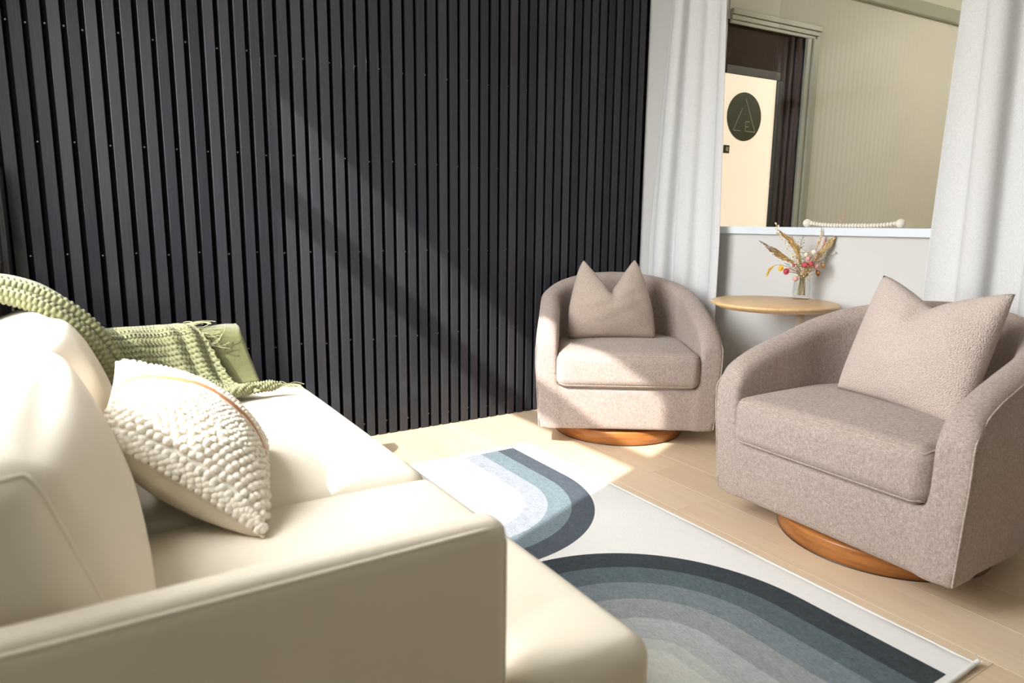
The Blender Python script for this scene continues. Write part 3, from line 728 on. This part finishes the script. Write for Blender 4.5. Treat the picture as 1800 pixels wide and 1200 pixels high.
for k in range(46):                                         # tassels along the right edge of the arm drape
    v0 = rng.uniform(0.30, 0.62); p0 = arm_map(np.array([0.985]), np.array([v0]))[0]
    L = rng.uniform(0.035, 0.095); a = rng.uniform(-1.35, 0.1); cu = rng.uniform(-3, 3)
    pts = []
    for s in np.linspace(0, 1, 8):
        dx = L*s*math.cos(a+cu*s*0.35); dz = L*s*math.sin(a+cu*s*0.35)
        vv = np.array([np.clip(v0 + 0.0, 0, 1)])
        base = p0 + np.array([dx, 0, 0])
        z = base[2] + (dz if v0 > 0.42 else 0.0); y = base[1] - 0.004 - (0 if v0 > 0.42 else dz*0.6)
        pts.append((base[0], y-0.003*math.sin(7*s+k), z + (0 if v0 > 0.42 else 0.006*math.sin(3*s))))
    fr.append((spline(pts, 18), 0.0012))
bpart('tassels', tubes(fr, 5), m_plain('olive_yarn', (0.32, 0.315, 0.17), 0.95, 0.08, 60), 0, None, 'stuff')

# ================================================================== RUG
def m_rug():
    m, n, l, b = mat_base('printed_rug'); t = n.new('ShaderNodeTexCoord'); s = n.new('ShaderNodeSeparateXYZ'); l.new(t.outputs['Object'], s.inputs[0])
    x, y = s.outputs['X'], s.outputs['Y']                 # rug object space: origin at its centre line
    def rad(cx, cy, sgn):
        dx = math_(n, l, 'SUBTRACT', x, cx); dy = math_(n, l, 'MAXIMUM', math_(n, l, 'MULTIPLY', math_(n, l, 'SUBTRACT', y, cy), sgn), 0.0)
        return math_(n, l, 'SQRT', math_(n, l, 'ADD', math_(n, l, 'MULTIPLY', dx, dx), math_(n, l, 'MULTIPLY', dy, dy)))
    r1 = rad(0.01, 0.52, -1.0); r2 = rad(-0.01, -0.55, 1.0)
    white = (0.80, 0.79, 0.765)
    st1 = [(0.0, white), (0.105, (0.66, 0.66, 0.665)), (0.19, (0.46, 0.465, 0.50)), (0.268, (0.32, 0.345, 0.385)), (0.350, (0.185, 0.235, 0.265)), (0.437, (0.088, 0.105, 0.125)), (0.517, white)]
    st2 = [(0.0, white), (0.10, (0.47, 0.49, 0.455)), (0.19, (0.36, 0.385, 0.385)), (0.278, (0.27, 0.285, 0.29)), (0.366, (0.165, 0.195, 0.215)), (0.453, (0.083, 0.105, 0.115)), (0.537, white)]
    st2 = [st2[0], st2[1], st2[2], st2[3], st2[4], (0.453, (0.050, 0.062, 0.068)), st2[6]]
    st2.insert(5, (0.366, (0.105, 0.135, 0.148))); st2[4] = (0.278, (0.185, 0.215, 0.235)); st2[3] = (0.19, (0.285, 0.30, 0.305)); st2[2] = (0.10, (0.385, 0.41, 0.41))
    st2 = [(0.0, (0.56, 0.57, 0.53)), (0.055, (0.47, 0.49, 0.455)), (0.10, (0.385, 0.41, 0.41)), (0.19, (0.285, 0.30, 0.305)), (0.278, (0.185, 0.215, 0.235)), (0.366, (0.100, 0.130, 0.145)), (0.453, (0.048, 0.058, 0.064)), (0.537, white)]
    c1 = ramp(n, l, r1, st1, 'CONSTANT'); c2 = ramp(n, l, r2, st2, 'CONSTANT')
    mx = n.new('ShaderNodeMix'); mx.data_type = 'RGBA'; l.new(math_(n, l, 'LESS_THAN', y, -0.004), mx.inputs[0]); l.new(c1, mx.inputs[6]); l.new(c2, mx.inputs[7])
    # plain white border
    ax = math_(n, l, 'ABSOLUTE', x); ay = math_(n, l, 'ABSOLUTE', y)
    bd = math_(n, l, 'GREATER_THAN', ay, 0.918)
    m2 = n.new('ShaderNodeMix'); m2.data_type = 'RGBA'; l.new(bd, m2.inputs[0]); l.new(mx.outputs[2], m2.inputs[6]); m2.inputs[7].default_value = (*white, 1)
    f1 = noise(n, l, coords(n, l, (300, 90, 90)), 1.0, 3, 0.7)
    f2 = noise(n, l, coords(n, l, (30, 22, 1), (0, 0, 0.5)), 1.0, 3, 0.7)
    k = math_(n, l, 'ADD', math_(n, l, 'MULTIPLY', f1, 0.75), math_(n, l, 'MULTIPLY', f2, 0.25))
    var = ramp(n, l, k, [(0.3, (0.62,)*3), (0.7, (1.38,)*3)])
    lum = n.new('ShaderNodeMix'); lum.data_type = 'RGBA'; lum.blend_type = 'MULTIPLY'; lum.clamp_result = False
    isw = n.new('ShaderNodeSeparateColor'); l.new(m2.outputs[2], isw.inputs[0])
    fac = ramp(n, l, isw.outputs[0], [(0.3, (0.85,)*3), (0.75, (0.10,)*3)])
    l.new(fac, lum.inputs[0]); l.new(m2.outputs[2], lum.inputs[6]); l.new(var, lum.inputs[7]); l.new(lum.outputs[2], b.inputs['Base Color'])
    b.inputs['Roughness'].default_value = 0.95; b.inputs['Specular IOR Level'].default_value = 0.1
    bump(n, l, f1, 0.4, 0.002, b); return m
RX0, RX1, RY0, RY1 = -2.36, -1.10, -2.358, -0.480
rug = empty('area_rug', ((RX0+RX1)/2, (RY0+RY1)/2, 0), label='white rug printed with two grey-blue rainbow arches beside the sofa', cat='rug')
hx, hy = (RX1-RX0)/2, (RY1-RY0)/2
def rug_z(x, y):
    e = np.minimum(hx-np.abs(x), hy-np.abs(y))
    return 0.007 - 0.004*np.exp(-np.clip(e, 0, 1)/0.004) + 0.004*np.exp(-(((x-hx)/0.05)**2 + ((y+hy)/0.07)**2))
ux = np.concatenate([[-hx], np.linspace(-hx+0.004, hx-0.004, 60), [hx]]); uy = np.concatenate([[-hy], np.linspace(-hy+0.004, hy-0.004, 90), [hy]])
X, Y = np.meshgrid(ux, uy, indexing='ij')
Xw = X + 0.0025*np.sin(9*Y)*(X > hx-0.03)
o = link('pile', grid_mesh(np.stack([Xw, Y, rug_z(X, Y)], -1)), m_rug(), rug); md = o.modifiers.new('t', 'SOLIDIFY'); md.thickness = 0.0055; md.offset = -1
M['rug_hem'] = m_plain('rug_hem_white', (0.80, 0.79, 0.76), 0.95, 0.03, 60, 0.6, 500, spec=0.1)
for s in (-1, 1):
    link('hem', tubes([([(xx, s*(hy-0.003), 0.0075+float(rug_z(np.array(xx), np.array(s*hy)))-0.003) for xx in np.linspace(-hx, hx+0.004, 60)], 0.0055)], 8), M['rug_hem'], rug)
    link('hem', tubes([([(s*hx, yy, 0.0062) for yy in np.linspace(-hy, hy, 60)], 0.0030)], 6), M['rug_hem'], rug)
link('corner_tuft', tubes([([(hx+0.002, -hy+0.002, 0.012), (hx+0.006, -hy+0.006, 0.020), (hx+0.004, -hy+0.010, 0.027)], 0.0016), ([(hx, -hy, 0.010), (hx+0.010, -hy-0.003, 0.014)], 0.0014)], 5), M['rug_hem'], rug)

# ================================================================== SIDE TABLE
TC = (-0.32, -1.155); TR = 0.258; TZ = 0.69
def m_tabletop():
    m, n, l, b = mat_base('pale_maple'); gg = noise(n, l, coords(n, l, (6, 70, 6), (0, 0, 0.6)), 1.0, 4, 0.6)
    l.new(ramp(n, l, gg, [(0.3, (0.66, 0.42, 0.20)), (0.7, (0.78, 0.54, 0.29))]), b.inputs['Base Color']); b.inputs['Roughness'].default_value = 0.38; return m
M['maple'] = m_tabletop(); M['pole'] = m_plain('cream_metal', (0.70, 0.66, 0.58), 0.35, 0.02)
tb = empty('side_table', (*TC, 0), label='round maple side table on a pale pole between the armchairs', cat='table')
link('table_top', lathe([(0.0, TZ), (TR-0.010, TZ), (TR-0.003, TZ-0.002), (TR, TZ-0.007), (TR-0.004, TZ-0.012), (TR-0.035, TZ-0.027), (TR-0.06, TZ-0.029), (0.0, TZ-0.029)], 72), M['maple'], tb)
lx, ly = -0.222-TC[0], -1.218-TC[1]
p = lathe([(0.0, TZ-0.029), (0.017, TZ-0.029), (0.017, 0.012), (0.0, 0.012)], 24); p.transform(Matrix.Translation((lx, ly, 0))); link('pole', p, M['pole'], tb)
p = lathe([(0.0, 0.0), (0.13, 0.0), (0.13, 0.008), (0.125, 0.012), (0.0, 0.013)], 48); p.transform(Matrix.Translation((lx+0.02, ly+0.02, 0))); link('foot_plate', p, M['pole'], tb)

# ---- vase and dried flowers
VX, VY = -0.118, -1.140
vase = empty('glass_vase', (VX, VY, TZ), label='small clear glass vase holding dried flowers on the side table', cat='vase')
link('outer_wall', lathe([(0.0, 0.0), (0.034, 0.0), (0.037, 0.004), (0.036, 0.05), (0.033, 0.088), (0.0345, 0.092)], 40, False), M['vase_glass'], vase)
link('inner_wall', lathe([(0.0, 0.010), (0.030, 0.011), (0.0325, 0.02), (0.0325, 0.05), (0.030, 0.088), (0.0345, 0.092)], 40, False), M['vase_glass'], vase)
rv = np.array([0.845, -0.535, 0.0]); fv = np.array([0.535, 0.845, 0.0]); K = 0.00250; MO = np.array([VX, VY, TZ+0.088])
def fp3(dx, dy, off=0.0): return MO + rv*dx*K + np.array([0, 0, 1.0])*dy*K + fv*off
FM = {k: m_plain('dried_'+k, c, 0.85, 0.12, 80) for k, c in dict(straw=(0.76, 0.60, 0.32), gold=(0.78, 0.56, 0.25), cream=(0.84, 0.76, 0.56), white=(0.84, 0.78, 0.66), pink=(0.72, 0.33, 0.31), crimson=(0.50, 0.075, 0.10), rose=(0.70, 0.42, 0.36), rust=(0.42, 0.16, 0.06), yellow=(0.75, 0.50, 0.07), sage=(0.23, 0.27, 0.20), mauve=(0.45, 0.34, 0.30), tan=(0.56, 0.33, 0.14), stem=(0.42, 0.33, 0.14), blush=(0.78, 0.45, 0.36)).items()}
fcount = [0]
def stem_path(pts, off):
    fcount[0] += 1; k = fcount[0]; a = k*2.4
    b0 = np.array([VX+0.016*math.cos(a), VY+0.016*math.sin(a), TZ+0.016]); b1 = np.array([VX+0.010*math.cos(a+1), VY+0.010*math.sin(a+1), TZ+0.085])
    return [b0, b1] + [fp3(dx, dy, off*(i+1)/len(pts)) for i, (dx, dy) in enumerate(pts)]
def flower(name, label, pts, off=0.0, stem='stem', r=0.0011):
    P = stem_path(pts, off); root = empty(name, tuple(P[0]), 0, label, 'dried flower', 'dried flowers in the vase')
    sh = Matrix.Translation(-Vector(P[0])); S = spline(P, 10*len(P)); me = tubes([(S, r)], 5); me.transform(sh); link('stem', me, FM[stem], root)
    return root, S, sh
def petals(c, r, layers=3, n=12, up=(0, 0, 1)):
    V_, F_ = [], []; w = np.array(up, float); w /= np.linalg.norm(w); a = np.cross(w, [0.3, 0.9, 0.1]); a /= np.linalg.norm(a); b = np.cross(w, a)
    for L in range(layers):
        rr = r*(1-0.22*L); tilt = 0.25+0.38*L
        for k in range(n):
            t = 2*math.pi*(k+0.5*L)/n; d = math.cos(t)*a+math.sin(t)*b; s = np.cross(w, d)
            base = np.array(c)+w*r*0.12*L; tip = base + (d*math.cos(tilt)+w*math.sin(tilt))*rr; mid = base+(d*math.cos(tilt)+w*math.sin(tilt)*0.7)*rr*0.55
            wd = rr*math.pi/n*1.25; o_ = len(V_)
            V_ += [base, mid+s*wd, tip, mid-s*wd, mid-w*0.12*r]; F_ += [(o_, o_+1, o_+2), (o_, o_+2, o_+3), (o_, o_+4, o_+1), (o_+1, o_+4, o_+2), (o_+2, o_+4, o_+3), (o_+3, o_+4, o_)]
    return mesh('petals', V_, F_)
def bloom(name, label, pts, r, col, off=0.0, core=None):
    root, S, sh = flower(name, label, pts, off); e = S[-1]; up = S[-1]-S[-4]; up = up/np.linalg.norm(up) - fv*0.5
    me = petals(e, r*1.15, 4, 13, up); me.transform(sh); link('petals', me, FM[col], root, False)
    h = ico(r*0.55, 2); h.transform(sh @ Matrix.Translation(Vector(e+up*r*0.35))); link('centre', h, FM[core or col], root)
def ball(name, label, pts, r, col, off=0.0):
    root, S, sh = flower(name, label, pts, off); e = S[-1]; h = ico(r, 3)
    for v in h.vertices: v.co *= 1+0.07*math.sin(v.co.x*9/r)*math.sin(v.co.y*9/r)*math.sin(v.co.z*9/r)
    h.transform(sh @ Matrix.Translation(Vector(e))); link('head', h, FM[col], root)
    me = petals(e, r*1.02, 1, 7, -(S[-1]-S[-4])); me.transform(sh); link('calyx', me, FM['stem'], root, False)
def plume(name, label, pts, w, col, off=0.0, f0=0.42, dens=230):
    root, S, sh = flower(name, label, pts, off); n_ = len(S); it = []
    for k in range(dens):
        t = f0+(1-f0)*k/dens; i = min(n_-2, int(t*(n_-1))); d = S[min(i+2, n_-1)]-S[i-1]; d /= np.linalg.norm(d)
        env = 1.5*math.sin(math.pi*min(1, max(0.04, (t-f0)/(1-f0)))**0.75)**0.8*w+0.0015
        q = rng.normal(size=3); q -= d*(q @ d); q /= np.linalg.norm(q)
        p0 = S[i]; L = env*rng.uniform(0.7, 1.15); it.append(([p0, p0+d*L*0.8+q*L*0.5, p0+d*L*1.5+q*L*0.8], [0.0014, 0.0018, 0.0005]))
    me = tubes(it, 4); me.transform(sh); tag(link('spikelets', me, FM[col], root), kind='stuff')
def spray(name, label, pts, col, off=0.0, buds=26, br=0.0022, f0=0.5, spread=0.016, bud='sage'):
    root, S, sh = flower(name, label, pts, off, col, 0.0007); n_ = len(S); it = []; bm_ = []; hb_ = ico(br, 1)
    for k in range(buds):
        t = f0+(1-f0)*(k+0.5)/buds; i = min(n_-2, int(t*(n_-1))); q = rng.normal(size=3); q[2] = abs(q[2])*0.6; q -= fv*(q @ fv)*0.5; q /= np.linalg.norm(q)
        e = S[i]+q*spread*rng.uniform(0.4, 1.0); it.append(([S[i], (S[i]+e)/2+[0, 0, 0.001], e], 0.0005)); bm_.append((hb_, Matrix.Translation(Vector(e))))
    bm_.append((hb_, Matrix.Translation(Vector(S[-1]))))
    me = tubes(it, 4); me.transform(sh); tag(link('twigs', me, FM[col], root), kind='stuff')
    me = join_meshes(bm_); me.transform(sh); tag(link('buds', me, FM[bud], root), kind='stuff')
plume('pampas_grass', 'golden dried grass plume arching up and left from the vase', [(-4, 18), (-10, 45), (-22, 64), (-46, 84)], 0.012, 'gold', 0.02)
plume('pampas_grass', 'straw plume reaching out low to the far left of the vase', [(-10, 22), (-35, 36), (-52, 46), (-66, 55)], 0.011, 'gold', -0.01)
plume('pampas_grass', 'mauve feathery grass tip furthest left in the bouquet', [(-8, 18), (-36, 38), (-58, 50), (-83, 65)], 0.006, 'mauve', -0.02, 0.66, 70)
plume('pampas_grass', 'tall straw plume leaning right in front of the window sill', [(8, 18), (25, 40), (40, 58), (52, 78)], 0.011, 'straw', 0.0)
plume('grass_stalk', 'thin upright grass stalk right of the white bloom', [(6, 20), (20, 45), (29, 68), (31, 88)], 0.005, 'straw', 0.03, 0.6, 50)
plume('grass_stalk', 'short blush grass between the two right-hand stalks', [(6, 20), (22, 40), (34, 58), (38, 72)], 0.006, 'blush', 0.02, 0.55, 60)
spray('bud_branch', 'branch of cream buds rising beside the golden plume', [(-6, 20), (-28, 50), (-42, 70), (-50, 80), (-53, 94)], 'straw', 0.0, 24, 0.0042, 0.45, 0.010, 'cream')
spray('coral_sprig', 'thin coral twig standing tallest above the bouquet', [(8, 20), (40, 58), (56, 85), (58, 100), (64, 116)], 'blush', 0.01, 12, 0.0014, 0.72, 0.014, 'blush')
spray('green_sprig', 'fine sage sprig standing upright at the middle of the bouquet', [(-1, 25), (-4, 50), (2, 74)], 'sage', 0.04, 26, 0.0018, 0.45, 0.018)
spray('green_sprig', 'wispy sage sprig reaching far right over the table', [(12, 18), (34, 34), (54, 44), (69, 52)], 'sage', 0.0, 26, 0.0018, 0.5, 0.016)
spray('green_sprig', 'dark little sage sprig low at the left of the bouquet', [(-8, 12), (-22, 20), (-36, 27)], 'sage', -0.02, 18, 0.0016, 0.4, 0.012)
spray('filler_sprig', 'cream filler blossom low in the middle of the bouquet', [(-4, 12), (-16, 28), (-22, 40)], 'stem', -0.01, 30, 0.0040, 0.35, 0.016, 'cream')
spray('filler_sprig', 'pink filler blossom right of the crimson globes', [(6, 12), (16, 26), (26, 34)], 'stem', -0.01, 28, 0.0038, 0.35, 0.016, 'rose')
plume('drooping_leaf', 'pale yellow leaf drooping left of the vase', [(-14, 14), (-40, 24), (-56, 18), (-64, 2)], 0.005, 'yellow', 0.0, 0.72, 40)
spray('filler_sprig', 'beige airy filler at the heart of the bouquet behind the globes', [(0, 10), (2, 30), (6, 48)], 'stem', 0.02, 44, 0.0038, 0.25, 0.030, 'straw')
spray('filler_sprig', 'mixed pale filler spreading low over the left vase rim', [(-5, 8), (-18, 14), (-28, 18)], 'stem', -0.03, 30, 0.0028, 0.3, 0.018, 'blush')
spray('filler_sprig', 'gold filler tuft tucked low over the vase mouth', [(0, 6), (4, 14), (6, 20)], 'stem', -0.035, 34, 0.0030, 0.25, 0.022, 'gold')
bloom('strawflower', 'large cream white bloom at the top of the bouquet', [(2, 18), (12, 44)], 0.0205, 'white', -0.015)
bloom('strawflower', 'smaller white bloom left of the large white one', [(0, 18), (2, 40)], 0.015, 'white', -0.005)
bloom('strawflower', 'pale pink strawflower right of the crimson globes', [(5, 8), (15, 21)], 0.0185, 'rose', -0.03)
bloom('strawflower', 'rust red strawflower drooping over the right vase rim', [(8, 6), (19, 11)], 0.0155, 'rust', -0.03)
bloom('strawflower', 'tan dried bloom at the right side of the bouquet', [(8, 10), (28, 23)], 0.016, 'tan', -0.02)
bloom('strawflower', 'yellow strawflower at the left side of the bouquet', [(-12, 10), (-41, 18)], 0.0145, 'yellow', -0.02)
bloom('strawflower', 'crimson strawflower under the yellow one', [(-10, 8), (-33, 13)], 0.0150, 'crimson', -0.03)
ball('globe_flower', 'pink globe flower above the crimson pair', [(0, 16), (1, 36)], 0.0098, 'pink', -0.04)
ball('globe_flower', 'bigger crimson globe flower at the centre of the bouquet', [(-2, 10), (-5, 25)], 0.0128, 'crimson', -0.045)
ball('globe_flower', 'smaller crimson globe flower touching the central one', [(1, 10), (5, 27)], 0.0105, 'crimson', -0.045)
ball('globe_flower', 'dusty pink globe hanging over the left vase rim', [(-9, 6), (-17, 1)], 0.0118, 'rose', -0.03)
ball('globe_flower', 'tiny dark red bud left of the crimson globes', [(-10, 12), (-22, 24)], 0.006, 'crimson', -0.03)

# ================================================================== BEAD GARLAND ON THE SILL
gar = empty('bead_garland', (0.0, -1.27, 1.0), label='string of white wooden beads lying on the window sill', cat='garland')
M['bead'] = m_plain('white_wood_bead', (0.80, 0.75, 0.66), 0.5, 0.05, 50)
bead = ico(0.0095, 2); bead.transform(Matrix.Diagonal((1, 0.70, 1, 1))); bead.materials.append(M['bead']); endb = ico(0.0185, 3); endb.materials.append(M['bead'])
for k in range(28):
    t = k/27; o = link('bead', bead, None, gar); o.location = (-0.004+0.004*math.sin(3*t), 0.185-0.37*t, 0.0095+0.009*(2*t-1)**4)
for yy in (0.207, -0.209): o = link('end_bead', endb, None, gar); o.location = (-0.004, yy, 0.0185)

# ================================================================== CURTAINS
rod = empty('curtain_rod', (-0.075, 0, 2.62), label='slim white curtain rod above the interior window', cat='curtain rod')
link('rod', tubes([([(0, -0.05, 0), (0, -1.3, 0), (0, -2.75, 0)], 0.011)], 12), M['frame_white'], rod)
for yy in (-0.65, -2.41): link('bracket', boxes([(0.0, 0.075, yy-0.01, yy+0.01, -0.01, 0.01)], 0.002, 1), M['frame_white'], rod, False)
def curtain(y_top, y_bot, ph, label, seed):
    nz, ns = 70, 200; z = np.linspace(2.60, 0.015, nz); s = np.linspace(0, 1, ns); Z, S = np.meshgrid(z, s, indexing='ij'); d = (2.60-Z)/2.6
    k = np.clip(d*1.55, 0, 1)**0.8
    a0 = y_top[0]+(y_bot[0]-y_top[0])*k; a1 = y_top[1]+(y_bot[1]-y_top[1])*k
    f = np.interp(S, *ph)                                    # fold phase along the cloth
    Y = a0+(a1-a0)*S + 0.014*np.sin(2*f)*(0.6+0.4*d)
    X = -0.072 + (0.033+0.006*d)*np.sin(f+0.25*np.sin(3*d+seed)) + 0.005*np.sin(1.7*f+seed+2*d)
    o = link('curtain', grid_mesh(np.stack([X, Y, Z], -1)), M['curtain']); md = o.modifiers.new('t', 'SOLIDIFY'); md.thickness = 0.0022
    tag(o, label, 'curtain', 'white curtains at the interior window'); return o
tau = 2*math.pi
curtain((-0.24, -0.586), (-0.100, -0.660), ([0, 0.18, 0.36, 0.50, 0.66, 1.0], [0.2*tau, 0.6*tau, 1.15*tau, 1.75*tau, 2.15*tau, 2.75*tau]), 'white curtain hanging beside the black slat wall', 0.4)
curtain((-1.665, -2.15), (-1.635, -2.42), ([0, 0.15, 0.3, 0.5, 0.75, 1.0], [0.1*tau, 0.55*tau, 1.15*tau, 1.9*tau, 2.9*tau, 4.0*tau]), 'white curtain hanging behind the right armchair', 1.9)

# ================================================================== BLACK POST AT THE LEFT EDGE
post = empty('black_post', (-3.013, -0.075, 0), label='glossy black rounded post standing at the left end of the slat wall', cat='post')
link('pole', lathe([(0.0, 0.012), (0.034, 0.012), (0.034, 1.165), (0.031, 1.172), (0.0, 1.172)], 40), M['black_gloss'], post)
link('cap', lathe([(0.0, 1.172), (0.026, 1.172), (0.026, 1.180), (0.0, 1.182)], 32), M['black'], post)
link('foot', lathe([(0.0, 0.0), (0.068, 0.0), (0.068, 0.008), (0.0, 0.012)], 40), M['black'], post)
